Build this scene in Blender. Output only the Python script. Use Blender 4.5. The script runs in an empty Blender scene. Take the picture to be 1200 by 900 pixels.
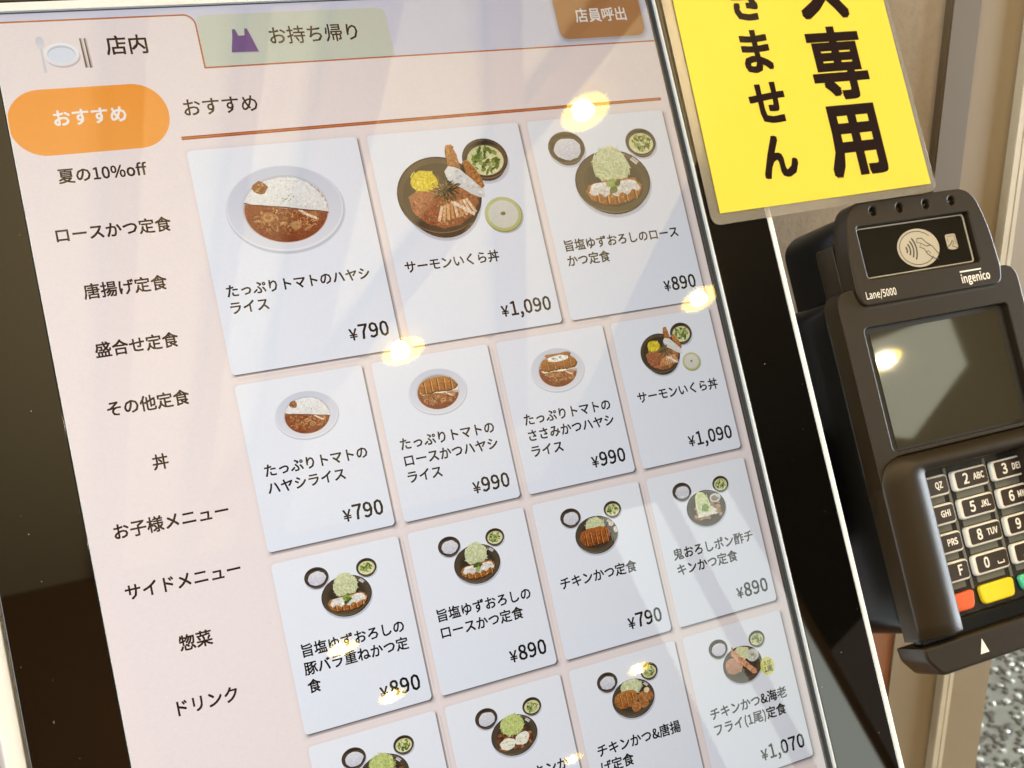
import bpy, bmesh, math, random
from mathutils import Matrix, Vector
random.seed(7)
sc = bpy.context.scene
COL = sc.collection
S = 0.00074                      # one drawing unit (about 0.74 mm) in metres
TILT = math.radians(61.8)        # the kiosk leans back
K = Matrix.Rotation(TILT, 4, 'X')

def lin(c):
    c = c / 255.0
    return c / 12.92 if c <= 0.04045 else ((c + 0.055) / 1.055) ** 2.4
def rgb(r, g, b): return (lin(r), lin(g), lin(b))

# ---------------------------------------------------------------- camera
R = ((0.89157615, 0.21569639, -0.39820477), (-0.16200187, 0.97301092, 0.1643324), (0.42290349, -0.08200493, 0.90245655))
CP = (-2.096349712649502 * 52, -1.134825663759814 * 52, 8.869539418086504 * 52)
cx_ = Vector((R[0][0], -R[0][1], -R[0][2])); cy_ = -Vector((R[1][0], -R[1][1], -R[1][2])); cz_ = -Vector((R[2][0], -R[2][1], -R[2][2]))
cm = Matrix.Identity(4)
for i in range(3):
    cm[i][0] = cx_[i]; cm[i][1] = cy_[i]; cm[i][2] = cz_[i]; cm[i][3] = CP[i] * S
cam = bpy.data.cameras.new('camera'); camo = bpy.data.objects.new('camera', cam); COL.objects.link(camo)
camo.matrix_world = K @ cm
cam.sensor_width = 36; cam.lens = 1533.484 / 1200 * 36
cam.clip_start = 0.01; cam.clip_end = 60
cam.dof.use_dof = True; cam.dof.focus_distance = 0.36; cam.dof.aperture_fstop = 44
sc.camera = camo

# ---------------------------------------------------------------- world, added lights, exposure
W = bpy.data.worlds.new('World'); sc.world = W; W.use_nodes = True
wb = W.node_tree.nodes['Background']; wb.inputs[0].default_value = (1.0, 0.82, 0.60, 1); wb.inputs[1].default_value = 0.42
def area(name, loc, rot, size, power, color, sy=None):
    l = bpy.data.lights.new(name, 'AREA'); l.energy = power; l.color = color; l.size = size
    if sy: l.shape = 'RECTANGLE'; l.size_y = sy
    o = bpy.data.objects.new(name, l); o.location = [v * S for v in loc]; o.rotation_euler = rot; COL.objects.link(o); return o
area('added_ceiling_uplight', (1600, -1750, 500), (math.pi, 0, 0), 1.1, 88.0, (1.0, 0.80, 0.50))  # added unseen uplight, brightens the ceiling that the glass mirrors
area('left_cool_fill', (-2400, -1700, 900), (math.radians(68), 0, math.radians(-55)), 1.1, 38.0, (0.88, 0.94, 1.0))  # added cool fill from the left, no fixture there; lifts rims and sign
area('hood_highlight_fill', (2300, 40, -250), (math.radians(92), 0, math.radians(91)), 1.0, 84.0, (0.84, 0.93, 1.0))  # added cool light at the right, placed for the keypad hood's highlight
sc.view_settings.view_transform = 'Standard'; sc.view_settings.look = 'None'
sc.view_settings.exposure = 0; sc.view_settings.gamma = 1
sc.cycles.use_denoising = True; sc.cycles.max_bounces = 6; sc.cycles.sample_clamp_indirect = 6

# ---------------------------------------------------------------- materials
def mat(name, base=(0.5, 0.5, 0.5), rough=0.5, metal=0.0, spec=0.5, coat=0.0, nscale=0, namt=0.0, bump=0.0, bscale=400, rvar=0.0):
    m = bpy.data.materials.new(name); m.use_nodes = True; nt = m.node_tree; p = nt.nodes['Principled BSDF']
    p.inputs['Base Color'].default_value = (*base, 1); p.inputs['Roughness'].default_value = rough; p.inputs['Metallic'].default_value = metal
    p.inputs['Specular IOR Level'].default_value = spec; p.inputs['Coat Weight'].default_value = coat
    tc = nt.nodes.new('ShaderNodeTexCoord')
    if namt or rvar:
        n = nt.nodes.new('ShaderNodeTexNoise'); n.inputs['Scale'].default_value = nscale or 60; n.inputs['Detail'].default_value = 6
        nt.links.new(tc.outputs['Object'], n.inputs['Vector'])
        if namt:
            mx = nt.nodes.new('ShaderNodeMix'); mx.data_type = 'RGBA'
            mx.inputs['A'].default_value = (*[c * (1 - namt) for c in base], 1); mx.inputs['B'].default_value = (*[min(1, c * (1 + namt)) for c in base], 1)
            nt.links.new(n.outputs['Fac'], mx.inputs['Factor']); nt.links.new(mx.outputs['Result'], p.inputs['Base Color'])
        if rvar:
            mr = nt.nodes.new('ShaderNodeMapRange'); mr.inputs['To Min'].default_value = max(0, rough - rvar); mr.inputs['To Max'].default_value = rough + rvar
            nt.links.new(n.outputs['Fac'], mr.inputs['Value']); nt.links.new(mr.outputs['Result'], p.inputs['Roughness'])
    if bump:
        n2 = nt.nodes.new('ShaderNodeTexNoise'); n2.inputs['Scale'].default_value = bscale; n2.inputs['Detail'].default_value = 4
        nt.links.new(tc.outputs['Object'], n2.inputs['Vector'])
        b = nt.nodes.new('ShaderNodeBump'); b.inputs['Strength'].default_value = bump; b.inputs['Distance'].default_value = 0.0004
        nt.links.new(n2.outputs['Fac'], b.inputs['Height']); nt.links.new(b.outputs['Normal'], p.inputs['Normal'])
    return m

def emit_mat(name, color=None, strength=1.0, lcd=True, attr=False, nscale=0, namt=0.0, food=False):
    """light given off by the LCD panel; a liquid crystal panel is dimmer seen aslant"""
    m = bpy.data.materials.new(name); m.use_nodes = True; nt = m.node_tree; nt.nodes.clear()
    out = nt.nodes.new('ShaderNodeOutputMaterial'); e = nt.nodes.new('ShaderNodeEmission'); nt.links.new(e.outputs[0], out.inputs[0])
    e.inputs['Strength'].default_value = strength
    if color: e.inputs['Color'].default_value = (*color, 1)
    src = None
    if attr:
        a = nt.nodes.new('ShaderNodeAttribute'); a.attribute_name = 'Col'; src = a.outputs['Color']
        nt.links.new(src, e.inputs['Color'])
    if namt:
        tc = nt.nodes.new('ShaderNodeTexCoord'); n = nt.nodes.new('ShaderNodeTexNoise'); n.inputs['Scale'].default_value = nscale; n.inputs['Detail'].default_value = 5
        nt.links.new(tc.outputs['Object'], n.inputs['Vector'])
        mr = nt.nodes.new('ShaderNodeMapRange'); mr.inputs['From Min'].default_value = .3; mr.inputs['From Max'].default_value = .7
        mr.inputs['To Min'].default_value = 1 - namt; mr.inputs['To Max'].default_value = 1 + namt
        nt.links.new(n.outputs['Fac'], mr.inputs['Value'])
        v = nt.nodes.new('ShaderNodeVectorMath'); v.operation = 'SCALE'
        if src: nt.links.new(src, v.inputs[0])
        else: v.inputs[0].default_value = color
        sc_out = mr.outputs['Result']
        if food:                    # the printed photograph's own grain, only where food is
            n.inputs['Detail'].default_value = 8; n.inputs['Roughness'].default_value = .72
            q = nt.nodes.new('ShaderNodeMath'); q.operation = 'SUBTRACT'; nt.links.new(mr.outputs['Result'], q.inputs[0]); q.inputs[1].default_value = 1.0
            q2 = nt.nodes.new('ShaderNodeMath'); q2.operation = 'MULTIPLY'; nt.links.new(q.outputs[0], q2.inputs[0]); nt.links.new(a.outputs['Alpha'], q2.inputs[1])
            q3 = nt.nodes.new('ShaderNodeMath'); q3.operation = 'ADD'; nt.links.new(q2.outputs[0], q3.inputs[0]); q3.inputs[1].default_value = 1.0; sc_out = q3.outputs[0]
        nt.links.new(sc_out, v.inputs['Scale']); nt.links.new(v.outputs[0], e.inputs['Color'])
    if lcd:
        g = nt.nodes.new('ShaderNodeNewGeometry'); d = nt.nodes.new('ShaderNodeVectorMath'); d.operation = 'DOT_PRODUCT'
        nt.links.new(g.outputs['Normal'], d.inputs[0]); nt.links.new(g.outputs['Incoming'], d.inputs[1])
        ab = nt.nodes.new('ShaderNodeMath'); ab.operation = 'ABSOLUTE'; nt.links.new(d.outputs['Value'], ab.inputs[0])
        pw = nt.nodes.new('ShaderNodeMath'); pw.operation = 'POWER'; nt.links.new(ab.outputs[0], pw.inputs[0]); pw.inputs[1].default_value = 2.3
        ml = nt.nodes.new('ShaderNodeMath'); ml.operation = 'MULTIPLY'; nt.links.new(pw.outputs[0], ml.inputs[0]); ml.inputs[1].default_value = strength
        nt.links.new(ml.outputs[0], e.inputs['Strength'])
    return m

def sheet_mat(name, ior=1.5, rough=0.015, haze=0.0, tint=(1, 1, 1), gain=1.0, film=0.0):
    """a clear sheet: what is behind shows through, its surface reflects by Fresnel; finger grease scatters a little"""
    m = bpy.data.materials.new(name); m.use_nodes = True; nt = m.node_tree; nt.nodes.clear()
    out = nt.nodes.new('ShaderNodeOutputMaterial'); t = nt.nodes.new('ShaderNodeBsdfTransparent'); t.inputs[0].default_value = (*tint, 1)
    g = nt.nodes.new('ShaderNodeBsdfGlossy'); g.inputs['Roughness'].default_value = rough
    fr = nt.nodes.new('ShaderNodeFresnel'); fr.inputs['IOR'].default_value = ior
    ml = nt.nodes.new('ShaderNodeMath'); ml.operation = 'MULTIPLY'; ml.inputs[1].default_value = gain; nt.links.new(fr.outputs[0], ml.inputs[0])
    mx = nt.nodes.new('ShaderNodeMixShader'); nt.links.new(ml.outputs[0], mx.inputs[0]); nt.links.new(t.outputs[0], mx.inputs[1]); nt.links.new(g.outputs[0], mx.inputs[2])
    last = mx
    tc = nt.nodes.new('ShaderNodeTexCoord')
    if haze:
        g2 = nt.nodes.new('ShaderNodeBsdfGlossy'); g2.inputs['Roughness'].default_value = 0.33
        mp = nt.nodes.new('ShaderNodeMapping'); mp.inputs['Scale'].default_value = (1, 0.45, 1); mp.inputs['Rotation'].default_value = (0, 0, 0.5)
        n = nt.nodes.new('ShaderNodeTexNoise'); n.inputs['Scale'].default_value = 28; n.inputs['Detail'].default_value = 8; n.inputs['Roughness'].default_value = .65
        nt.links.new(tc.outputs['Object'], mp.inputs['Vector']); nt.links.new(mp.outputs[0], n.inputs['Vector'])
        mr = nt.nodes.new('ShaderNodeMapRange'); mr.inputs['From Min'].default_value = .35; mr.inputs['From Max'].default_value = .75; mr.inputs['To Min'].default_value = haze * .35; mr.inputs['To Max'].default_value = haze * 1.6
        nt.links.new(n.outputs['Fac'], mr.inputs['Value'])
        m2 = nt.nodes.new('ShaderNodeMixShader'); nt.links.new(mr.outputs['Result'], m2.inputs[0]); nt.links.new(mx.outputs[0], m2.inputs[1]); nt.links.new(g2.outputs[0], m2.inputs[2]); last = m2
    if film:
        d = nt.nodes.new('ShaderNodeBsdfDiffuse'); d.inputs[0].default_value = (.85, .82, .76, 1)
        m3 = nt.nodes.new('ShaderNodeMixShader'); m3.inputs[0].default_value = film; nt.links.new(last.outputs[0], m3.inputs[1]); nt.links.new(d.outputs[0], m3.inputs[2]); last = m3
    nt.links.new(last.outputs[0], out.inputs[0]); return m

M = {}
M['bezel'] = mat('black_gloss_glass', (0.0022, 0.0018, 0.0014), 0.02, spec=0.55, rvar=0.012, nscale=30)
M['white_rim'] = mat('white_plastic', (0.88, 0.88, 0.87), 0.35)
M['silver'] = mat('silver_trim', (0.62, 0.67, 0.72), 0.4, spec=.6)
M['frame_line'] = mat('window_edge_line', (0.42, 0.39, 0.33), 0.3)
M['recess'] = mat('recess_plastic', (0.05, 0.055, 0.045), 0.25)
M['recess_top'] = mat('recess_plastic_pale', (0.55, 0.55, 0.57), 0.5)
M['plastic'] = mat('black_textured_plastic', (0.020, 0.0128, 0.0052), 0.36, spec=0.27, bump=0.13, bscale=3600, namt=.12, nscale=300)
M['plastic_side'] = mat('black_smooth_plastic', (0.003, 0.003, 0.003), 0.25, spec=0.26, bump=0.1, bscale=1500)
M['groove'] = mat('dark_groove', (0.006, 0.005, 0.004), 0.5)
M['term_glass'] = mat('terminal_window_gloss', (0.012, 0.010, 0.007), 0.1, spec=0.5, rvar=0.05, nscale=120)
M['lcd_off'] = mat('unlit_lcd', (0.045, 0.040, 0.026), 0.03, spec=0.9, rvar=.01, nscale=160)
M['print_white'] = mat('white_print', (0.85, 0.83, 0.78), 0.5)
M['print_beige'] = mat('beige_print', (0.44, 0.40, 0.31), 0.5)
M['print_dark'] = mat('dark_print', (0.02, 0.015, 0.01), 0.5)
M['key_white'] = mat('key_frosted_white', (0.78, 0.77, 0.72), 0.35)
M['key_black'] = mat('key_face_dark', (0.028, 0.017, 0.012), 0.4)
M['key_red'] = mat('key_orange_red', (0.80, 0.13, 0.035), 0.35)
M['key_yellow'] = mat('key_yellow', (0.90, 0.68, 0.02), 0.35)
M['key_green'] = mat('key_green', (0.10, 0.62, 0.36), 0.35)
M['keypad_floor'] = mat('keypad_floor_gloss', (0.02, 0.019, 0.017), 0.16, spec=0.6, rvar=.1, nscale=90)
M['keypad_reflection'] = mat('keypad_reflection_grey', (0.13, 0.135, 0.12), 0.3)  # grey bars stand in for reflections on the glossy keypad floor
M['paper'] = mat('yellow_paper', (0.80, 0.67, 0.075), 0.6, spec=.2)
M['ink'] = mat('dark_brown_ink', (0.014, 0.004, 0.003), 0.8, spec=.12)
M['film'] = sheet_mat('laminate_film', 1.5, 0.09, haze=0.0, gain=.2, film=0.0)
M['film_edge'] = sheet_mat('laminate_film_border', 1.5, 0.12, haze=0.0, gain=1.5, film=0.12)
M['glass'] = sheet_mat('screen_glass', 1.5, 0.012, haze=0.011)
M['felt'] = mat('beige_felt_panel', (0.33, 0.27, 0.205), 0.9, spec=.1, bump=0.8, bscale=420, namt=.16, nscale=260)
M['post'] = mat('brown_post_paint', (0.115, 0.082, 0.044), 0.6, namt=.04, nscale=20)
M['tan'] = mat('tan_painted_panel', (0.25, 0.188, 0.108), 0.55, namt=.04, nscale=14)
M['strip'] = mat('worn_cream_strip', (0.50, 0.43, 0.31), 0.5, namt=.14, nscale=90, bump=.3, bscale=300)
M['wood'] = mat('orange_brown_wood', (0.26, 0.095, 0.03), 0.5, namt=.25, nscale=8)
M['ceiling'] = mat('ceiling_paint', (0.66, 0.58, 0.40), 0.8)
M['dark_ceiling'] = mat('unlit_ceiling_paint', (0.035, 0.03, 0.024), 0.8)  # shaded copy of the ceiling paint, lack of light put into the colour
M['dark_wood'] = mat('dark_wall_wood', (0.20, 0.10, 0.035), 0.6, namt=.4, nscale=2)
M['stone'] = mat('speckled_stone', (0.12, 0.12, 0.10), 0.35, namt=.5, nscale=50)

# ---------------------------------------------------------------- helpers
def finish(name, me, m, parent, off=(0, 0, 0), smooth=35):
    if m is not None and not isinstance(m, (list, tuple)): m = [m]
    for x in m or []: me.materials.append(x)
    for v in me.vertices: v.co = (v.co - Vector(off)) * S
    if smooth:
        for p in me.polygons: p.use_smooth = True
        me.set_sharp_from_angle(angle=math.radians(smooth))
    me.update()
    o = bpy.data.objects.new(name, me); COL.objects.link(o)
    if parent is not None: o.parent = parent
    return o
OFF = {}
def root(name, loc, label, cat, group=None, world=False):
    o = bpy.data.objects.new(name, None); COL.objects.link(o); o.empty_display_size = .02
    if world: o.location = [c * S for c in loc]
    else: o.matrix_world = K @ Matrix.Translation([c * S for c in loc])
    o['label'] = label; o['category'] = cat
    if group: o['group'] = group
    OFF[o.name] = loc
    return o
def off_of(parent):
    while parent is not None:
        if parent.name in OFF: return OFF[parent.name]
        parent = parent.parent
    return (0, 0, 0)

def rrect(x0, y0, x1, y1, r, n=6):
    if not isinstance(r, (list, tuple)): r = [r] * 4
    pts = []
    for (cx, cy, a0), rr in zip(((x0, y0, 180), (x1, y0, 270), (x1, y1, 0), (x0, y1, 90)), r):
        px = cx + rr if cx == x0 else cx - rr; py = cy + rr if cy == y0 else cy - rr
        for k in range(n + 1):
            a = math.radians(a0 + 90 * k / n); pts.append((px + rr * math.cos(a), py + rr * math.sin(a)))
    return pts
def rpoly(pts, rad, n=6):
    """polygon with rounded corners"""
    out = []; N = len(pts)
    if not isinstance(rad, (list, tuple)): rad = [rad] * N
    for i in range(N):
        p0, p1, p2 = Vector(pts[i - 1]), Vector(pts[i]), Vector(pts[(i + 1) % N]); r = rad[i]
        if r <= 0: out.append(tuple(p1)); continue
        a = (p0 - p1); b = (p2 - p1); r = min(r, a.length * .48, b.length * .48)
        s = p1 + a.normalized() * r; e = p1 + b.normalized() * r
        for k in range(n + 1):
            t = k / n; q = s * (1 - t) ** 2 + p1 * 2 * t * (1 - t) + e * t * t; out.append(tuple(q))
    return out
def ell(cx, cy, rx, ry, n=32, a0=0.0):
    return [(cx + rx * math.cos(a0 + 2 * math.pi * k / n), cy + ry * math.sin(a0 + 2 * math.pi * k / n)) for k in range(n)]

def shape(name, loops, z0, z1, bev, m, parent, seg=2):
    """solid slab cut from outlines (first the outer one, then its holes), edges rounded by bev"""
    c = bpy.data.curves.new(name, 'CURVE'); c.dimensions = '2D'; c.fill_mode = 'BOTH'
    for lp in loops:
        sp = c.splines.new('POLY'); sp.points.add(len(lp) - 1); sp.use_cyclic_u = True
        for p, q in zip(sp.points, lp): p.co = (q[0], q[1], 0, 1)
    c.extrude = (z1 - z0) / 2 - bev; c.bevel_depth = bev; c.offset = -bev; c.bevel_resolution = seg
    o = bpy.data.objects.new('tmp', c)
    me = bpy.data.meshes.new_from_object(o)
    bpy.data.objects.remove(o); bpy.data.curves.remove(c)
    for v in me.vertices: v.co.z += (z0 + z1) / 2
    me.name = name
    return finish(name, me, m, parent, off_of(parent))

def flat(name, pts, z, m, parent):
    me = bpy.data.meshes.new(name); me.from_pydata([(x, y, z) for x, y in pts], [], [list(range(len(pts)))])
    return finish(name, me, m, parent, off_of(parent), 0)

def boxw(name, lo, hi, m, parent=None, kind=None, bev=0.0, label=None, cat=None):
    """box in world axes"""
    bm = bmesh.new(); bmesh.ops.create_cube(bm, size=1)
    for v in bm.verts: v.co = Vector([lo[i] + (v.co[i] + .5) * (hi[i] - lo[i]) for i in range(3)])
    if bev: bmesh.ops.bevel(bm, geom=bm.edges[:], offset=bev, segments=2, affect='EDGES')
    me = bpy.data.meshes.new(name); bm.to_mesh(me); bm.free()
    if parent is None:
        c = ((lo[0] + hi[0]) / 2, (lo[1] + hi[1]) / 2, lo[2]); o = finish(name, me, m, None, c, 35); o.location = [x * S for x in c]
    else: o = finish(name, me, m, parent, OFF[parent.name], 35)
    if kind: o['kind'] = kind
    if label: o['label'] = label
    if cat: o['category'] = cat
    return o

try:
    CJK = bpy.data.fonts.load(bpy.utils.system_resource('DATAFILES', path='fonts') + '/Noto Sans CJK Regular.woff2')
except Exception:
    CJK = None
QUEUE = []
def text(name, body, x, y, size, z, m, parent, align='L', bold=0.012, sx=1.0):
    """y is the middle of a full-width character; all strings are laid out together at the end"""
    QUEUE.append((name, body, x, y, size, z, m, parent, align, bold, sx))
def set_texts():
    strings = ['口', '口口'] + sorted({q[1] for q in QUEUE})
    c = bpy.data.curves.new('t', 'FONT')
    if CJK: c.font = CJK
    c.resolution_u = 2; c.space_line = 4; c.body = '\n'.join(strings)
    o = bpy.data.objects.new('t', c); me = bpy.data.meshes.new_from_object(o)
    bpy.data.objects.remove(o); bpy.data.curves.remove(c)
    co = [(v.co.x, v.co.y) for v in me.vertices]
    first = [p for p in co]; ymax = max(p[1] for p in co); ymin = min(p[1] for p in co); pitch = None
    # line pitch from the gap pattern: lines are far apart, so bands in y are clean
    ys = sorted({round(p[1], 4) for p in co}, reverse=True); bands = [[ys[0], ys[0]]]
    gap = (ymax - ymin) / len(strings) * .35
    for y in ys[1:]:
        if bands[-1][1] - y > gap: bands.append([y, y])
        else: bands[-1][1] = y
    assert len(bands) == len(strings), (len(bands), len(strings))
    def line_of(y):
        lo, hi = 0, len(bands) - 1
        while lo < hi:
            m_ = (lo + hi) // 2
            if y < bands[m_][1] - 1e-3: lo = m_ + 1
            else: hi = m_
        return lo
    ln_ = [line_of(p[1]) for p in co]
    per = {i: ([], {}, []) for i in range(len(strings))}
    for i, (p, l) in enumerate(zip(co, ln_)): per[l][1][i] = len(per[l][0]); per[l][0].append(p)
    for q in me.polygons:
        l = ln_[q.vertices[0]]; per[l][2].append(tuple(per[l][1][i] for i in q.vertices))
    wid = lambda l: max(p[0] for p in per[l][0]) - min(p[0] for p in per[l][0])
    em = wid(1) - wid(0)
    box = lambda l: (max(p[1] for p in per[l][0]) + min(p[1] for p in per[l][0])) / 2
    p1 = (box(0) - box(1)); mid0 = box(0)       # middle of the full-width box, and the line pitch
    for (name, body, x, y, size, z, m, parent, align, bold, sx) in QUEUE:
        l = strings.index(body, 2); pts, _, fs = per[l]; k = size / em; my = mid0 - p1 * l
        xs = [p[0] for p in pts]; a0 = {'L': 0, 'C': (min(xs) + max(xs)) / 2, 'R': max(xs)}[align]
        vs = [(x + (p[0] - a0) * k * sx, y + (p[1] - my) * k) for p in pts]; n0 = len(vs)
        ds = [(0, 0)]
        if bold:
            b_ = bold * size * (.72 if size < 20 else .88); ds += [(i_ * b_, j_ * b_) for i_ in (-1, 0, 1) for j_ in (-1, 0, 1) if (i_ and j_) or (size > 20 and (i_ or j_))]
        V = []; F = []
        for j, (dx, dy) in enumerate(ds): V += [(a + dx, b + dy, z - .004 * j) for a, b in vs]; F += [tuple(i + n0 * j for i in q) for q in fs]
        tm = bpy.data.meshes.new(name); tm.from_pydata(V, [], F); finish(name, tm, m, parent, off_of(parent), 0)
    bpy.data.meshes.remove(me)

class Paint:
    """flat print made of many small coloured faces, each a hair above the last"""
    def __init__(s, z): s.v = []; s.f = []; s.c = []; s.z = z; s.tex = 0.0; s.t = {}
    def poly(s, pts, col, col2=None):
        i = len(s.v); s.v += [(x, y, s.z) for x, y in pts]; s.f.append(list(range(i, i + len(pts))))
        if s.tex: s.t.update({q: s.tex for q in range(i, i + len(pts))})
        if col2 is None: s.c += [col] * len(pts)
        else:
            ys = [p[1] for p in pts]; a, b = min(ys), max(ys)
            s.c += [tuple(col2[j] + (col[j] - col2[j]) * (p[1] - a) / (b - a + 1e-9) for j in range(3)) for p in pts]
        s.z += 0.0022
    def blob(s, cx, cy, rx, ry, col, j=.12, n=16, rot=0, col2=None):
        pts = []
        for k in range(n):
            a = 2 * math.pi * k / n; q = 1 + random.uniform(-j, j); x = rx * q * math.cos(a); y = ry * q * math.sin(a)
            pts.append((cx + x * math.cos(rot) - y * math.sin(rot), cy + x * math.sin(rot) + y * math.cos(rot)))
        s.poly(pts, col, col2)
    def stick(s, x, y, l, w, a, col):
        dx, dy = math.cos(a) * l / 2, math.sin(a) * l / 2; nx, ny = -math.sin(a) * w / 2, math.cos(a) * w / 2
        s.poly([(x - dx - nx, y - dy - ny), (x + dx - nx, y + dy - ny), (x + dx + nx, y + dy + ny), (x - dx + nx, y - dy + ny)], col)
    def ring(s, po, pi, co, ci):
        i = len(s.v); n = len(po); s.v += [(x, y, s.z) for x, y in po] + [(x, y, s.z) for x, y in pi]; s.c += list(co) + list(ci)
        for k in range(n): s.f.append([i + k, i + (k + 1) % n, i + n + (k + 1) % n, i + n + k])
        s.z += 0.0022
    def build(s, name, m, parent):
        me = bpy.data.meshes.new(name); me.from_pydata(s.v, [], s.f)
        at = me.color_attributes.new('Col', 'FLOAT_COLOR', 'POINT')
        for i, c in enumerate(s.c): at.data[i].color = (*c, s.t.get(i, 0.0))
        return finish(name, me, m, parent, off_of(parent), 0)

# ---------------------------------------------------------------- the room the glass reflects
Y0 = 100.0
felt = boxw('wall', (60, 101, -1600), (419.5, 140, 1600), M['felt'], kind='structure')
door = root('door_frame', (450, 100, -1500), 'tan painted frame with a dark brown post and a worn cream strip behind the payment terminal', 'door frame', world=True)
boxw('post', (419.6, 96, -160), (441, 136, 1600), M['post'], door, bev=1)
boxw('panel', (441.2, 100, -1500), (477, 136, 1600), M['tan'], door)
boxw('panel', (433.6, 98, -1500), (441.1, 136, -160.5), M['tan'], door)
boxw('strip', (477.1, 94.5, -1500), (482.6, 136, 1600), M['strip'], door, bev=.6)
boxw('groove', (482.7, 101, -1500), (484.2, 136, 1600), M['post'], door)
boxw('strip', (484.3, 96, -1500), (488.8, 136, 1600), M['strip'], door, bev=.6)
boxw('panel', (488.9, 99, -1500), (525, 136, 1600), M['tan'], door)
counter = boxw('wooden_counter', (-900, 99.4, -1600), (433.4, 100.8, -150), M['wood'], label='orange-brown wooden counter front seen in the gap behind the ordering kiosk', cat='counter')

# speckled floor, seen at the lower right corner
FZ = -1150
fl = boxw('floor', (-3000, -4000, FZ - 20), (4000, 3000, FZ), M['stone'], kind='structure')
bm = bmesh.new(); bk = bmesh.new()
rr = random.Random(3)
for i in range(5200):
    x, y = rr.uniform(900, 1900), rr.uniform(350, 1250); a = rr.uniform(0, 3.14); w, h = rr.uniform(5, 8.5), rr.uniform(4, 6.5)
    t = bm if rr.random() < .22 else bk
    sc_ = Matrix.Translation((x, y, FZ + 1)) @ Matrix.Rotation(a, 4, 'Z') @ Matrix.Diagonal((w, h, 5 if t is bm else 2, 1))
    bmesh.ops.create_icosphere(t, subdivisions=1, radius=1, matrix=sc_)
for b, nme, mm in ((bm, 'white_pebbles', mat('glossy_white_pebble', (.34, .35, .32), .12)), (bk, 'dark_pebbles', mat('dark_pebble', (.055, .05, .04), .4))):
    me = bpy.data.meshes.new(nme); b.to_mesh(me); b.free(); o = finish(nme, me, mm, None, (0, 0, 0)); o['kind'] = 'stuff'
    o['label'] = 'white pebbles set in the speckled floor' if 'white' in nme else 'dark pebbles set in the speckled floor'

# shop interior behind the photographer: lit ceiling, dark partition, daylit window, round downlights
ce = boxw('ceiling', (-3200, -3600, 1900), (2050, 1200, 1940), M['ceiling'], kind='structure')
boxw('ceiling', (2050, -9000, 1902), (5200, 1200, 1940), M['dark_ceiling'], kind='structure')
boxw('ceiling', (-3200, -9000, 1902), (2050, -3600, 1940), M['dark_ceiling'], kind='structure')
boxw('wall', (-3200, -3660, -1500), (420, -3600, 1898), M['dark_wood'], kind='structure')
for nb, (xa, ya, xb, yb, w_) in enumerate(((930, 900, 930, -3560, 150), (690, 900, 690, -3560, 46), (430, 900, 430, -3560, 60), (1650, -1150, 760, -3300, 110), (1150, -1000, 1780, -3100, 80))):
    L_ = math.hypot(xb - xa, yb - ya); zt = 1899 - 2.5 * nb
    o = boxw('ceiling_beam', (-w_ / 2, -L_ / 2, zt - 40), (w_ / 2, L_ / 2, zt), M['dark_wood'], label=('straight' if nb < 3 else 'slanting') + ' dark wooden ceiling beam behind the camera, faintly mirrored in the touchscreen', cat='beam')
    o['group'] = ('straight' if nb < 3 else 'slanting') + ' ceiling beams behind the camera'
    o.location = ((xa + xb) / 2 * S, (ya + yb) / 2 * S, (zt - 40) * S); o.rotation_euler = (0, 0, math.atan2(yb - ya, xb - xa) - math.pi / 2)
win = root('shop_window', (2800, -4000, 250), 'tall daylit shop window behind the camera mirrored in the kiosk glass', 'window', world=True)
sky_e = emit_mat('daylight_in_window', (0.90, 0.96, 0.84), 4.2, lcd=False)
boxw('pane', (2440, -4010, 250), (2715, -4000, 1890), sky_e, win)
boxw('pane', (2800, -4010, 250), (3075, -4000, 1890), sky_e, win)
for x0, x1 in ((2400, 2439), (2716, 2799), (3076, 3120)): boxw('frame', (x0, -4030, 250), (x1, -3990, 1895), M['dark_wood'], win)
sk = root('reflected_glow_panel', (3700, -3400, 1880), 'added glowing panel behind the camera, shaped for the pale reflection in the dark terminal display', 'light', world=True)  # added emitter, outlined so that its mirror image lightens the terminal display
me = bpy.data.meshes.new('glow_polygon'); me.from_pydata([(3330, -3068, 1890), (3682, -2950, 1890), (4090, -3390, 1890), (4144, -3971, 1890), (3965, -3900, 1890)], [], [[0, 1, 2, 3, 4]])
finish('glow_polygon', me, emit_mat('reflection_glow', (0.93, 0.95, 0.74), 2.6, lcd=False), sk, OFF[sk.name], 0)

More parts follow.
